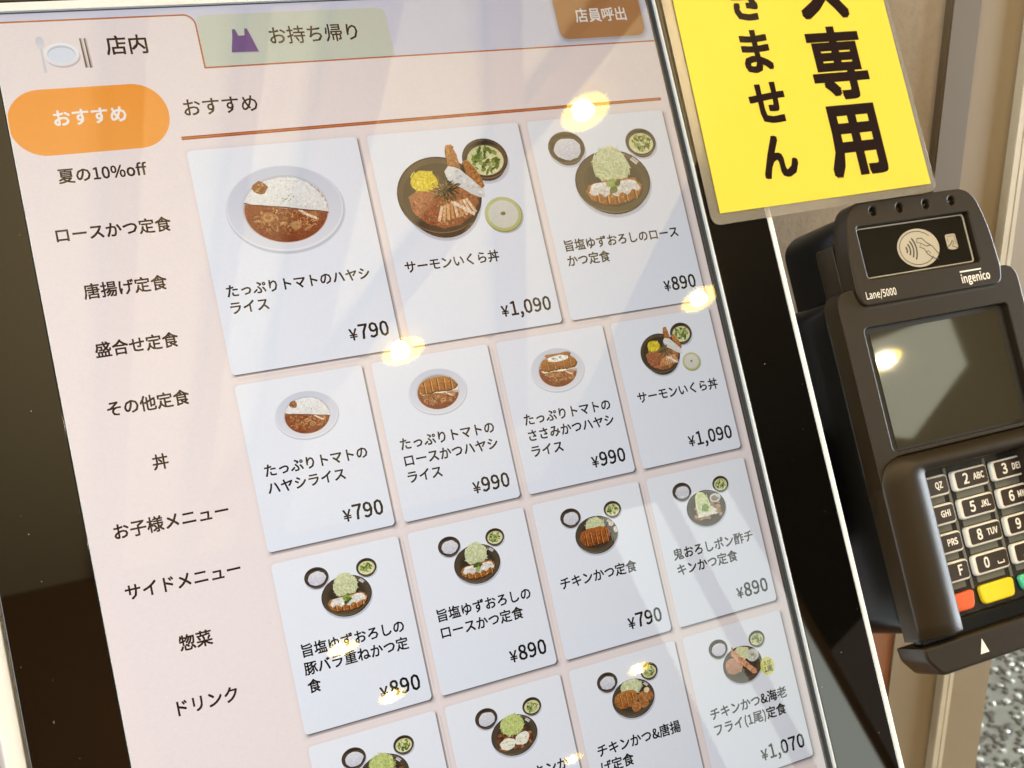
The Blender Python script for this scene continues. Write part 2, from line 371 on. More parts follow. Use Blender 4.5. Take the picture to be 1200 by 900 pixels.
bulb_e = emit_mat('warm_bulb', (1.0, 0.84, 0.60), 520.0, lcd=False)
refl_e = emit_mat('warm_lamp_reflector', (1.0, 0.68, 0.06), 22.0, lcd=False)
can = mat('downlight_rim', (0.75, 0.72, 0.66), 0.4)
def downlight(first=None, loc=(0, 0, 0), label=''):
    if first is None:
        t = root('downlight', loc, label, 'ceiling light', 'round warm downlights in the ceiling behind the camera', world=True)
        for nm, (r0, z0, r1, z1), mm, cap in (('rim', (68, -14, 76, -14), can, False), ('reflector', (68, -14, 60, -4), refl_e, True), ('bulb', (26, -30, 22, -6), bulb_e, True)):
            v = []; f = []; n = 28; ox, oy = ((-16, 14) if nm == 'bulb' else (0, 0))
            for r_, z_ in ((r0, z0), (r1, z1)): v += [(loc[0] + ox + r_ * math.cos(2 * math.pi * k / n), loc[1] + oy + r_ * math.sin(2 * math.pi * k / n), loc[2] + z_) for k in range(n)]
            for k in range(n): f.append([k, (k + 1) % n, n + (k + 1) % n, n + k])
            if cap: f.append(list(range(n, 2 * n)) if nm == 'reflector' else list(range(n)))
            me = bpy.data.meshes.new(nm); me.from_pydata(v, [], f); finish(nm, me, mm, t, loc, 0)
        return t
    r = first.copy(); COL.objects.link(r); r.location = [c * S for c in loc]; r['label'] = label
    for ch in first.children:
        c = ch.copy(); COL.objects.link(c); c.parent = r
    return r
lamps = [(1591, -1697), (1269, -2601), (2326, -2582), (1404, -4642), (3374, -5973), (3375, -7279), (1763, -5343), (3511, -3205), (250, -900), (1300, -700), (-600, -900), (-500, -2300)]  # last four are added out of view to give more light
marks = ['mirrored as the largest glow, on the orange divider line', 'mirrored at the lower right corner of the large hashed beef card', 'mirrored across the right screen edge below the third large card',
         'mirrored over the name of the layered pork belly dish', 'mirrored beside the soup bowl of the fried chicken card', 'mirrored at the lower picture edge beside the white-sauced dish card',
         'mirrored over the 890 yen price of the pork belly card', 'mirrored in the dark display of the payment terminal'] + ['added off to the side for more light, mirrored nowhere in view'] * 4
L0 = downlight(None, (*lamps[0], 1893), 'warm round downlight ' + marks[0])
for (x, y), mk in zip(lamps[1:], marks[1:]): downlight(L0, (x, y, 1893), 'warm round downlight ' + mk)

# ---------------------------------------------------------------- the kiosk
kiosk = root('self_order_kiosk', (75, -60, -60), 'tilted self-order kiosk with a bright Japanese food menu on its black-framed touchscreen', 'kiosk')
shape('housing', [rrect(-96.5, -300, 244.2, 190, 9)], -60, -1.2, 1.5, M['white_rim'], kiosk)
shape('side_rim', [rrect(241.9, -298, 244.4, 188, .8)], -1.1, 4.4, .5, M['white_rim'], kiosk)
shape('side_rim', [rrect(-96.3, -298, -89.9, 188, 1.5)], -1.1, 1.2, .6, M['white_rim'], kiosk)
shape('bezel', [rrect(-89.2, -298, 241.4, 188, 3), rrect(-59.4, -262, 210.6, 144.2, 1)[::-1]], -0.9, 5.0, .35, M['bezel'], kiosk)
shape('screen_trim', [rrect(-59.3, -261.9, 210.5, 144.1, 1), rrect(-59.05, -261.5, 209.55, 140.9, .6)[::-1]], 3.6, 5.15, .2, M['silver'], kiosk)
shape('recess_wall', [rrect(-59.35, -261.8, 210.3, 144, 1), rrect(-59.15, -261.6, 209.3, 142.4, .6)[::-1]], -0.8, 3.55, .05, M['recess'], kiosk)
me = bpy.data.meshes.new('recess_top'); me.from_pydata([(-59, 142.3, .1), (209.2, 142.3, .1), (209.2, 142.3, 3.59), (-59, 142.3, 3.59)], [], [[0, 1, 2, 3]])
finish('recess_top', me, M['recess_top'], kiosk, off_of(kiosk), 0)
flat('recess_top', [(-59, 141.9), (209.2, 141.9), (209.2, 142.5), (-59, 142.5)], 0.6, M['recess_top'], kiosk)
shape('pedestal', [rrect(10, -230, 140, -60, 8)], -240, -61, 2, M['white_rim'], kiosk)

PINK = rgb(241, 227, 223)
display = flat('display', [(-59.1, -261), (208.9, -261), (208.9, 142), (-59.1, 142)], 0.0, emit_mat('screen_background', PINK, 1.05, nscale=1500, namt=.02), kiosk)
Fc = 0.93
prt = emit_mat('screen_print', None, 1.06, attr=True, nscale=1500, namt=.015)
prt_n = emit_mat('dish_print', None, 1.05, attr=True, nscale=1500, namt=.55, food=True)
txt_m = emit_mat('screen_text', rgb(24, 18, 17), 0.9)
txt_k = emit_mat('screen_text_brown', rgb(54, 33, 20), 0.9)
txt_w = emit_mat('screen_text_white', rgb(255, 250, 242), 1.0)

def card(x, y, w, h, name='menu_card'):
    p = Paint(0.10); n = 6; r = 1.5
    P0 = rrect(x, y, x + w, y + h, r, n); c = Vector((x + w / 2, y + h / 2))
    prev = None; dark = rgb(44, 36, 44)
    def ringpts(d): return rrect(x - d, y - d, x + w + d, y + h + d, r + d, n)
    def k_of(i, fall):
        q = Vector(P0[i]) - c; nx = max(-1, min(1, (abs(q.x) - (w / 2 - r)) / r)) * (1 if q.x > 0 else -1) if abs(q.x) > w / 2 - r else 0
        ny = (abs(q.y) - (h / 2 - r)) / r * (1 if q.y > 0 else -1) if abs(q.y) > h / 2 - r else 0
        s = max(0.0, .62 * nx - .78 * ny); return min(1, (.07 + .98 * s) * fall)
    def cols(f): return [tuple(PINK[j] * (1 - k_of(i, f)) + dark[j] * k_of(i, f) for j in range(3)) for i in range(len(P0))]
    for d0, d1, f0, f1 in ((0, .55, 1.25, .75), (.55, 1.3, .75, .26), (1.3, 2.9, .26, 0)):
        p.ring(ringpts(d1), ringpts(d0), cols(f1), cols(f0))
    white = rgb(238, 239, 244); p.poly(P0, white, rgb(232, 235, 243))
    return p.build(name, prt, display)

# ---- dish pictures (flat print on the screen)
BR1, BR2, BR3 = rgb(58, 46, 36), rgb(84, 68, 50), rgb(36, 28, 24)
GREEN = [rgb(96, 116, 44), rgb(128, 148, 66), rgb(72, 92, 34), rgb(154, 170, 96)]
FRY = [rgb(186, 122, 58), rgb(160, 94, 38), rgb(206, 146, 78), rgb(140, 78, 30), rgb(176, 106, 50)]
def arc(p, cx, cy, rx, ry, a0, a1, w, col, n=18):
    P = [(math.radians(a0 + (a1 - a0) * k / n), w * math.sin(math.pi * k / n)) for k in range(n + 1)]
    p.poly([(cx + rx * math.cos(a), cy + ry * math.sin(a)) for a, _ in P] + [(cx + (rx - q) * math.cos(a), cy + (ry - q) * math.sin(a)) for a, q in P[::-1]], col)
def rice_fill(p, cx, cy, rx, ry, n, base=(226, 224, 226)):
    p.tex = .22
    p.blob(cx, cy, rx, ry, rgb(*base), .05, 20, col2=rgb(base[0] - 22, base[1] - 22, base[2] - 14))
    for _ in range(n):
        a = random.uniform(0, 6.28); q = math.sqrt(random.random()) * .92; g = random.choice((246, 236, 214, 200))
        p.stick(cx + rx * q * math.cos(a), cy + ry * q * math.sin(a), random.uniform(.5, .9) * rx / 6, rx * .045, random.uniform(0, 3.14), rgb(g, g - 1, g + 2))
def bowl(p, cx, cy, rx, ry, what, n=26):
    for k, a in ((1.10, .10), (1.05, .2)): p.blob(cx + .25, cy - ry * .22, rx * .93 * k, ry * .93 * k, tuple(v * (1 - a) for v in rgb(222, 224, 234)), 0, 28)
    p.tex = 0.0
    p.poly([(x, y) for x, y in ell(cx + .1, cy - ry * .17, rx * .86, ry * .93, 28)], BR2, BR1)      # outside of the bowl
    p.poly(ell(cx, cy, rx, ry, 32), BR3); p.poly(ell(cx, cy, rx * .96, ry * .95, 32), BR2, rgb(62, 48, 38))
    arc(p, cx, cy, rx * .99, ry * .99, 200, 340, rx * .05, rgb(120, 100, 78)); arc(p, cx, cy, rx * .9, ry * .9, 30, 150, rx * .16, rgb(46, 36, 30)); p.tex = .5
    if what == 'rice': rice_fill(p, cx + rx * .03, cy - ry * .10, rx * .74, ry * .68, n)
    else:
        p.poly(ell(cx, cy - ry * .08, rx * .80, ry * .74, 28), rgb(214, 212, 150), rgb(226, 222, 172))
        for _ in range(int(n * .9)):
            a = random.uniform(0, 6.28); q = math.sqrt(random.random()) * .6
            p.blob(cx + rx * q * math.cos(a), cy - ry * .05 + ry * q * math.sin(a), rx * random.uniform(.07, .2), ry * random.uniform(.05, .11), random.choice(GREEN), .2, 7, random.uniform(0, 3))
def plate(p, cx, cy, rx, ry):
    p.tex = 0.0
    for k, a in ((1.05, .10), (1.02, .25)): p.poly(ell(cx + .2, cy - ry * .10, rx * k * .97, ry * k, 36), tuple(v * (1 - a) for v in rgb(222, 224, 234)))
    p.poly(ell(cx, cy - ry * .07, rx * .93, ry * .97, 36), BR2, BR3)
    p.poly(ell(cx, cy, rx, ry, 36), BR3); p.poly(ell(cx, cy + .1, rx * .97, ry * .965, 36), rgb(72, 60, 46), rgb(88, 74, 54))
    p.poly(ell(cx + .1, cy - ry * .02, rx * .78, ry * .78, 30), rgb(58, 48, 38), rgb(78, 66, 50)); p.poly(ell(cx + .3, cy - ry * .04, rx * .70, ry * .70, 30), rgb(50, 41, 33), rgb(66, 55, 42))
    arc(p, cx, cy, rx * .985, ry * .985, 195, 300, rx * .03, rgb(128, 110, 84)); arc(p, cx, cy, rx * .95, ry * .95, 20, 110, rx * .07, rgb(104, 88, 66)); p.tex = .8
def shine(p, cx, cy, rx, ry):
    p.tex = 0.0
    for d, w_ in ((.83, 1.3), (.9, .8)):
        a = .72; p.stick(cx + rx * d * math.cos(a), cy + ry * d * math.sin(a), rx * .2, w_ * rx * .045, -.75, rgb(214, 208, 200))
def cabbage(p, cx, cy, rx, ry, n, tone=0, shade=True):
    base = (216, 218, 172) if not tone else (200, 208, 128)
    p.tex = 0
    if shade: p.blob(cx + .5, cy - .7, rx * 1.05, ry * 1.0, rgb(40, 33, 27), .06, 18)
    p.tex = .42
    p.blob(cx, cy, rx, ry, rgb(*base), .07, 18, col2=rgb(base[0] - 30, base[1] - 26, base[2] - 26))
    for _ in range(int(n * 2.2)):
        a = random.uniform(0, 6.28); q = math.sqrt(random.random()) * 1.02; d = random.choice((-34, -16, 8, 22)); h = cy + ry * q * math.sin(a)
        p.stick(cx + rx * q * math.cos(a), h, random.uniform(.18, .42) * rx, rx * .035, random.uniform(0, 3.14), rgb(min(250, base[0] + d), min(250, base[1] + d), min(245, base[2] + d)))
def cutlet(p, cx, cy, w, h, n, bend=.18, cols=FRY, cuts=5, sauce=None):
    top = []; bot = []
    for k in range(15):
        t = -1 + 2 * k / 14; e = math.sqrt(max(0, 1 - abs(t) ** 3.2)); y = cy + bend * w * t * t * .5
        top.append((cx + t * w / 2, y + h / 2 * e + random.uniform(-.03, .03) * h)); bot.append((cx + t * w / 2, y - h / 2 * e + random.uniform(-.05, .05) * h))
    p.tex = 0; p.poly([(x + .5, y - .6) for x, y in top + bot[::-1]], rgb(38, 28, 22)); p.tex = .95
    p.poly(top + bot[::-1], cols[0], cols[3])
    for _ in range(n):
        t = random.uniform(-.93, .93); e = math.sqrt(max(0, 1 - abs(t) ** 3.2)); y = cy + bend * w * t * t * .5 + random.uniform(-.46, .46) * h * e
        p.blob(cx + t * w / 2, y, w * random.uniform(.006, .022), h * random.uniform(.02, .055), random.choice(cols), .25, 6, random.uniform(0, 3))
    for k in range(1, cuts):
        t = -1 + 2 * k / cuts; p.stick(cx + t * w / 2, cy + bend * w * t * t * .5 - h * .08, h * .84, w * .026, 1.57 + random.uniform(-.08, .08), tuple(q * .55 for q in cols[3])); p.stick(cx + t * w / 2 + w * .026, cy + bend * w * t * t * .5 - h * .05, h * .78, w * .016, 1.57, tuple(min(1, q * 1.35) for q in cols[2]))
    if sauce:
        pts = []
        for k in range(18):
            t = -1 + 2 * k / 17; pts.append((cx + t * w * .44, cy + h * .48 * math.sqrt(max(0, 1 - abs(t) ** 4)) + bend * w * t * t * .45))
        for k in range(18):
            t = 1 - 2 * k / 17; pts.append((cx + t * w * .46, cy - h * (.10 + .16 * math.sin(k * 1.7) * .6) + bend * w * t * t * .5))
        p.poly(pts, sauce[0], sauce[1])
        for _ in range(10): p.blob(cx + random.uniform(-.34, .34) * w, cy + random.uniform(.02, .3) * h, w * .04, h * .06, random.choice(sauce), .3, 8)

def pic_hayashi(p, top):
    for k, a in ((1.03, .07), (1.012, .22)): p.poly(ell(-.25, -.7, 22.2 * k, 16.4 * k, 48), tuple(v * (1 - a) for v in rgb(224, 226, 236)))
    p.poly(ell(-.5, 0, 22.3, 16.4, 48), rgb(222, 223, 232), rgb(238, 236, 238))
    p.poly(ell(-.5, .2, 21.7, 15.8, 48), rgb(208, 211, 222), rgb(226, 226, 232))
    p.poly(ell(-.4, -.5, 16.8, 13.2, 44), rgb(196, 198, 208), rgb(236, 228, 226))
    p.poly(ell(-.35, -.8, 16.2, 12.5, 44), rgb(170, 160, 158), rgb(206, 190, 184)); p.tex = .95
    E_ = [q for q in ell(-.3, -.9, 15.8, 12.1, 60)]
    line = lambda x: .2 - .20 * x
    sauce = [q for q in E_ if q[1] < line(q[0])]
    sauce.sort(key=lambda q: math.atan2(q[1] + 6, q[0]))
    p.poly(sauce, rgb(146, 78, 48), rgb(128, 62, 34))
    for _ in range(70):
        x, y = random.uniform(-12, 12), random.uniform(-10, 1)
        if y < line(x) - 1 and (x / 14) ** 2 + ((y + 1) / 11) ** 2 < 1: p.blob(x, y, random.uniform(.5, 1.6), random.uniform(.3, .8), random.choice((rgb(176, 110, 62), rgb(150, 84, 42), rgb(124, 60, 32), rgb(190, 134, 84), rgb(142, 92, 50))), .3, 8, random.uniform(0, 3))
    for _ in range(90):
        x, y = random.uniform(-12, 12), random.uniform(-9, 0)
        if y < line(x) - .8 and (x / 13.5) ** 2 + ((y + 1) / 10.5) ** 2 < 1:
            a = random.uniform(0, 3.14); c_ = random.choice((rgb(196, 150, 100), rgb(178, 128, 82), rgb(160, 104, 62), rgb(206, 166, 120), rgb(112, 60, 34)))
            for q in range(3): p.stick(x + q * .7 * math.cos(a + q * .5), y + q * .5 * math.sin(a + q * .5), 1.0, .26, a + q * .5, c_)
    for cx_, cy_, r_ in ((-8, -3, 2.6), (2, -7, 1.9), (9.4, -3.6, 2.4), (-1.5, -4, 1.8)):
        for q in (1, .72, .45): p.poly(ell(cx_, cy_, r_ * q * 1.1, r_ * q * .8, 14), random.choice((rgb(190, 140, 90), rgb(140, 84, 48), rgb(170, 112, 66))))
    for k in range(7): t = k / 6; p.stick(4.6 + 5.2 * t, -1.6 - 4.6 * t + 1.2 * t * t, 1.4, .9, -.75, rgb(232, 206, 178))
    if top == 'rice':
        pts = [(-15.9, 3.6), (-14, 6), (-11, 9), (-6.5, 10.8), (-1, 11.6), (5, 11), (9.6, 8.6), (12.8, 5), (15, .6), (15.4, -3.3), (12, -2.4), (8, -1.7), (3, -.6), (-1, .4), (-6, 1.2), (-10, 2), (-13, 2.4)]
        p.poly([(x, y - .5) for x, y in pts], rgb(110, 60, 36)); p.tex = .3; p.poly(pts, rgb(240, 238, 232), rgb(226, 222, 216))
        for _ in range(230):
            x, y = random.uniform(-15, 15), random.uniform(-3, 11.5)
            if y > line(x) + .2 and (x / 15.5) ** 2 + ((y + .5) / 12) ** 2 < 1: g = random.choice((250, 244, 216, 202, 232)); p.stick(x, y, random.uniform(.6, 1.2), .32, random.uniform(0, 3.14), rgb(g, g - 1, g - 4))
        for _ in range(8): p.blob(random.uniform(-1.5, 3.2), random.uniform(2.2, 4.6), .3, .22, rgb(120, 134, 70), .3, 6)
        p.blob(-8.9, 8.3, 2.8, 2.6, rgb(150, 96, 54), .15, 12)
        for _ in range(16): p.blob(-8.9 + random.uniform(-2, 2), 8.3 + random.uniform(-1.8, 1.8), .5, .35, random.choice((rgb(176, 120, 70), rgb(122, 70, 36), rgb(196, 150, 100))), .3, 7)
    elif top == 'loin':
        p.poly([(-15, .6), (15, .6), (15, -1.6), (8, -1), (2, -2), (-5, -1), (-13, -1.4)], rgb(244, 226, 198))
        cutlet(p, -.5, 5.0, 31, 10.5, 190, bend=-.16, cuts=6)
    else:
        p.poly([(-15, .6), (15, .6), (15, -1.6), (8, -1), (2, -2), (-5, -1), (-13, -1.4)], rgb(244, 226, 198))
        cutlet(p, -6, 4.5, 18, 9, 80, bend=-.1, cuts=3); cutlet(p, 7, 4.5, 18, 9, 80, bend=-.1, cuts=3); cutlet(p, 1, 9.2, 22, 5, 50, cuts=3)
        p.blob(.5, 8.0, 8.6, 2.5, rgb(244, 240, 230), .09, 18); 
        for _ in range(9): p.blob(random.uniform(-4, 5), random.uniform(7.4, 9.3), .8, .35, rgb(150, 150, 130), .3, 7)
def pic_salmon(p):
    bx, by, rx, ry = -7.8, -1.6, 17.8, 15.6
    bowl(p, 14.9, 11.2, 10.0, 8.4, 'soup', 60); p.tex = 0.0
    for k, a in ((1.03, .08), (1.01, .25)): p.poly(ell(bx + .6, by - 2.6, rx * .9 * k, ry * k, 40), tuple(v * (1 - a) for v in rgb(224, 226, 236)))
    p.poly(ell(bx + .5, by - 2.0, rx * .88, ry * .98, 40), rgb(96, 74, 50), rgb(62, 48, 36))
    p.poly(ell(bx, by, rx, ry, 44), BR3); p.poly(ell(bx, by, rx * .97, ry * .965, 44), rgb(90, 72, 50), rgb(70, 56, 42))
    arc(p, bx, by, rx * .985, ry * .985, 190, 330, .5, rgb(128, 106, 76)); p.poly(ell(bx + .2, by - .6, rx * .88, ry * .87, 40), rgb(58, 46, 34), rgb(76, 60, 44)); p.tex = 1.0
    p.poly([(-21, -1), (-14, 2.5), (0, 3), (7.6, -1), (8, -6), (4, -11), (-2, -14.3), (-9, -15), (-16, -12), (-20.5, -7)], rgb(172, 112, 70), rgb(150, 92, 56))
    for _ in range(300):
        a = random.uniform(0, 6.28); q = math.sqrt(random.random()); x, y = -7 + 13.5 * q * math.cos(a), -6 + 8 * q * math.sin(a)
        pal = (rgb(184, 104, 68), rgb(168, 88, 56), rgb(198, 122, 84), rgb(150, 78, 50)) if x < -10 else (rgb(190, 134, 84), rgb(160, 104, 58), rgb(206, 156, 104), rgb(140, 86, 44), rgb(124, 72, 36))
        p.blob(x, y, random.uniform(.3, 1.0), random.uniform(.2, .6), random.choice(pal), .3, 7, random.uniform(0, 3))
    for k in range(9): p.stick(-9.5 + 1.7 * k, -9.2 + .25 * k, 6.5, 1.2, 1.15 + .11 * k, random.choice((rgb(226, 176, 124), rgb(236, 200, 158), rgb(206, 146, 92))))
    for k in range(8): p.stick(-3 + 1.0 * k, -5.4 - .7 * k, 2.2, 1.3, -.7, rgb(240, 216, 192))
    p.tex = .5; p.blob(-13.4, 4.4, 5.8, 4.2, rgb(222, 196, 40), .1, 14)
    for _ in range(40): p.stick(-13.4 + random.uniform(-5, 5), 4.4 + random.uniform(-3.3, 3.3), 2.2, .4, random.uniform(0, 3.14), random.choice((rgb(238, 216, 60), rgb(204, 172, 30), rgb(248, 230, 96))))
    for (x, y, a, l) in ((0.3, 12, 1.60, 12), (7.6, 5.2, 1.93, 12.5)):      # two fried prawns
        cutlet_pts = []
        for k in range(12):
            t = k / 11; w_ = 1.2 + 1.3 * math.sin(3.14 * min(1, t * .8 + .2)) + random.uniform(-.18, .18); cutlet_pts.append((x + math.cos(a) * l * (t - .5) - math.sin(a) * w_, y + math.sin(a) * l * (t - .5) + math.cos(a) * w_))
        for k in range(12):
            t = 1 - k / 11; w_ = 1.2 + 1.3 * math.sin(3.14 * min(1, t * .8 + .2)) + random.uniform(-.18, .18); cutlet_pts.append((x + math.cos(a) * l * (t - .5) + math.sin(a) * w_, y + math.sin(a) * l * (t - .5) - math.cos(a) * w_))
        p.tex = 0; p.poly([(u - .4, w2 - .5) for u, w2 in cutlet_pts], rgb(60, 40, 26)); p.tex = 1.0
        p.poly(cutlet_pts, rgb(190, 130, 74), rgb(158, 96, 46))
        for _ in range(34): t = random.uniform(-.45, .45); p.blob(x + math.cos(a) * l * t + random.uniform(-1.4, 1.4), y + math.sin(a) * l * t, .55, .4, random.choice(FRY), .3, 6)
    p.tex = .3
    p.poly([(-4.2, 7.4), (-2.2, 9.4), (.6, 8.6), (2.6, 7.6), (4.4, 5.6), (6.6, 3.4), (8.6, .9), (10.8, -1.6), (10.9, -4.6), (8.4, -4.4), (5, -2.6), (2.0, -.2), (-1.2, 1.6), (-3.8, 4.2)], rgb(236, 232, 224), rgb(218, 214, 208))
    for _ in range(26): t = random.random(); p.blob(-2 + 12 * t + random.uniform(-1, 1), 7.4 - 10 * t + random.uniform(-1.5, 1.5), .8, .5, random.choice((rgb(244, 242, 236), rgb(222, 216, 208), rgb(206, 200, 190))), .3, 7)
    for _ in range(75): a = random.uniform(0, 6.28); q = random.uniform(0, 1); p.stick(-5.4 + 5.6 * q * math.cos(a), -.2 + 4.2 * q * math.sin(a), random.uniform(2.2, 5), .36, a + random.uniform(-.4, .4), random.choice((rgb(70, 64, 40), rgb(104, 92, 58), rgb(50, 46, 30), rgb(130, 116, 78))))
    p.tex = .12
    p.poly(ell(17.3, -13.1, 8.3, 7.3, 32), rgb(196, 196, 200)); p.poly(ell(16.9, -12.6, 8.2, 7.3, 32), rgb(150, 150, 96)); p.poly(ell(16.8, -12.3, 8.0, 7.0, 32), rgb(202, 202, 140), rgb(190, 190, 116))
    p.poly(ell(16.8, -12.4, 6.6, 5.7, 28), rgb(226, 222, 208), rgb(216, 212, 196)); p.blob(16.9, -12.2, 1.1, .9, rgb(120, 128, 66), .25, 8)
def pic_set(p, what):
    bowl(p, -17.0, 12.4, 8.5, 6.9, 'rice', 46); bowl(p, 18.6, 11.6, 7.4, 6.1, 'soup', 44)
    plate(p, 1.0, -3.9, 17.9, 13.6)
    X, Y = 1.0, -3.9
    pale = (rgb(238, 232, 222), rgb(214, 204, 190), rgb(228, 220, 206))
    if what in ('pork', 'loin'):
        cabbage(p, X + .4, Y + 6.4, 8.8, 7.6, 60); cabbage(p, X + .4, Y + 9.4, 6.4, 5.6, 130, shade=False)
        for k in range(5): p.blob(X - 4 + 3.2 * k, Y - .2, 2.2, .9, random.choice(FRY), .2, 8)
        cutlet(p, X - 1 if what == 'loin' else X - .6, Y - 5.2, 27 if what == 'loin' else 28.5, 9.6, 240, bend=.14, cuts=6, sauce=pale)
        for dx, dy, q in ((-2, -.8, 1.9), (-.3, -2.1, 1.5), (-1.6, -4.0, 1.7), (1, -1.2, 1.3)): p.blob(X + dx, Y + dy, q * 1.3, q * .8, random.choice(GREEN), .22, 10, .3)
        if what == 'pork':
            for _ in range(10): p.blob(X + random.uniform(-4, 4), Y + random.uniform(-3.4, .8), 1.1, .6, random.choice(GREEN), .3, 8)
    elif what == 'chicken':
        cabbage(p, X, Y + 7.0, 7.8, 5.6, 110)
        cutlet(p, X - 2, Y - 1.2, 26, 13, 260, bend=.05, cuts=6, cols=[rgb(178, 98, 44), rgb(150, 74, 28), rgb(204, 134, 62), rgb(112, 52, 20), rgb(166, 88, 36)])
        p.blob(X + 12.6, Y + 5.4, 2.4, 1.8, rgb(232, 206, 186), .15, 10); p.blob(X + 15, Y + .6, 1.5, 2.2, rgb(236, 226, 204), .15, 10)
    elif what == 'ponzu':
        for _ in range(60): p.blob(X + random.uniform(-11, 13), Y + random.uniform(-8, 4), 1.7, 1.2, random.choice((rgb(178, 140, 108), rgb(160, 118, 86), rgb(196, 160, 128))), .3, 8)
        p.poly([(X - 9, Y - 5), (X - 9, Y + 4), (X - 8, Y + 10), (X - 5, Y + 13.4), (X, Y + 12), (X + 3.4, Y + 6), (X + 4, Y + 1), (X + 9, Y - 3), (X + 6, Y - 5.6), (X - 2, Y - 6.4)], rgb(222, 228, 160), rgb(238, 234, 214))
        for _ in range(90): p.stick(X + random.uniform(-7.6, 3), Y + random.uniform(-3, 11), 2.4, .4, random.uniform(0, 3.14), random.choice((rgb(206, 216, 130), rgb(228, 232, 174), rgb(186, 200, 108))))
        p.blob(X - 1.6, Y, 3.6, 3.0, rgb(132, 158, 78), .2, 12); p.blob(X + 9.4, Y + 6, 5.0, 3.4, rgb(224, 220, 212), .05, 16); p.blob(X + 9.2, Y + 5.8, 3.4, 2.2, rgb(150, 128, 104), .05, 14)
        for k in range(6): p.blob(X - 8 + 2.9 * k, Y - 5.4, 1.8, 1.0, rgb(240, 232, 214), .2, 8)
    elif what == 'tartar' or what == 'plain':
        for _ in range(70): p.blob(X + random.uniform(-13, 13), Y + random.uniform(-9, 3), 1.7, 1.2, random.choice((rgb(120, 66, 36), rgb(146, 84, 46), rgb(92, 50, 28), rgb(170, 108, 66))), .3, 8)
        cabbage(p, X - .4, Y + 7.0, 8.8, 7.2, 140, 1)
        for dx, dy, a in ((-7, -4.6, .1), (4.6, -3.6, .25)):
            p.blob(X + dx, Y + dy, 6.0, 4.0, rgb(240, 234, 214), .12, 14, a)
            for _ in range(12): p.blob(X + dx + random.uniform(-4, 4), Y + dy + random.uniform(-2.4, 2.4), .8, .5, random.choice((rgb(250, 246, 232), rgb(222, 216, 188), rgb(206, 206, 160))), .3, 7)
    elif what == 'karaage':
        cabbage(p, X, Y + 8.0, 8.6, 5.6, 100); cutlet(p, X - 6.5, Y + .6, 20, 12, 170, bend=.03, cuts=4)
        for dx, dy in ((0, -6.6), (7, -5.2), (12, -1), (6.4, -.6)):
            p.blob(X + dx, Y + dy, 4.0, 3.7, rgb(168, 112, 66), .12, 12)
            for _ in range(20): p.blob(X + dx + random.uniform(-2.6, 2.6), Y + dy + random.uniform(-2.4, 2.4), .8, .6, random.choice(FRY), .3, 7)
        p.blob(X + 10.8, Y + 3.2, 2.6, 1.8, rgb(226, 204, 160), .15, 10)
    elif what == 'prawn':
        p.blob(X + 1, Y + 8.0, 7.4, 5.6, rgb(222, 222, 170), .1, 14)
        cutlet(p, X - 7.6, Y + .4, 16, 12, 150, bend=.03, cuts=3, cols=[rgb(206, 150, 112), rgb(190, 132, 96), rgb(222, 176, 138), rgb(170, 112, 76), rgb(214, 160, 120)])
        for t in range(26): q = t / 25; p.blob(X - 6.5 + 15 * q, Y + 9.5 - 17 * q, 2.4, 2.0, random.choice((rgb(212, 150, 108), rgb(226, 172, 134), rgb(196, 132, 90))), .18, 9)
        p.stick(X - 7, Y + 12.4, 4.5, 1.8, 1.3, rgb(206, 140, 96))
        p.poly(ell(X + 10, Y + 4.6, 5.6, 4.8, 26), rgb(214, 212, 196)); p.poly(ell(X + 10, Y + 5, 5.2, 3.8, 24), rgb(228, 226, 210), rgb(206, 202, 182)); p.blob(X + 9.6, Y + 5, 2.2, 1.2, rgb(180, 168, 140), .3, 9)
    shine(p, X, Y, 17.6, 13.2)

def dish(kind, cx, cy, s, name='dish_picture', lab=None):
    p = Paint(0.0)
    if kind.startswith('h_'): pic_hayashi(p, kind[2:])
    elif kind == 'salmon': pic_salmon(p)
    else: pic_set(p, kind)
    p.v = [(cx + x * s, cy + y * s, .16 + z) for x, y, z in p.v]
    o = p.build(name, prt_n, display)
    if lab: o['label'] = lab
    return o

def price_tag(p_, x, y, size):
    w = sum(.278 if c == ',' else .555 for c in p_[1:]) * size
    text('price', p_[1:], x, y, size, 1.2, txt_m, display, 'R', bold=.026)
    text('yen_sign', p_[0], x - w - .1, y - size * .075, size * .80, 1.2, txt_m, display, 'R', bold=.026)
def small(i, j, kind, lines, price, lab):
    x = 52 * i; top = -64.76 * j
    c = card(x, top - 60.6, 48.25, 60.6); c['label'] = lab
    if kind: dish(kind, x + 24.2, top - 14.7, .53)
    for k, l in enumerate(lines): text('dish_name', l, x + 3.9, top - 32.3 - 6.3 * k, 4.95, 1.2, txt_m, display, bold=.030)
    if price:
        price_tag(price, x + 44.6, top - 53.2, 7.35)
def big(i, kind, lines, price, lab):
    x = i * 69.45
    c = card(x, 3.75, 65.35, 83.65); c['label'] = lab
    dish(kind, x + 32.6, 62.5, 1.0)
    for k, l in enumerate(lines): text('dish_name', l, x + 3.4, 33.8 - 6.3 * k, 5.05, 1.2, txt_m, display, bold=.030)
    price_tag(price, x + 61.4, 12.0, 7.5)

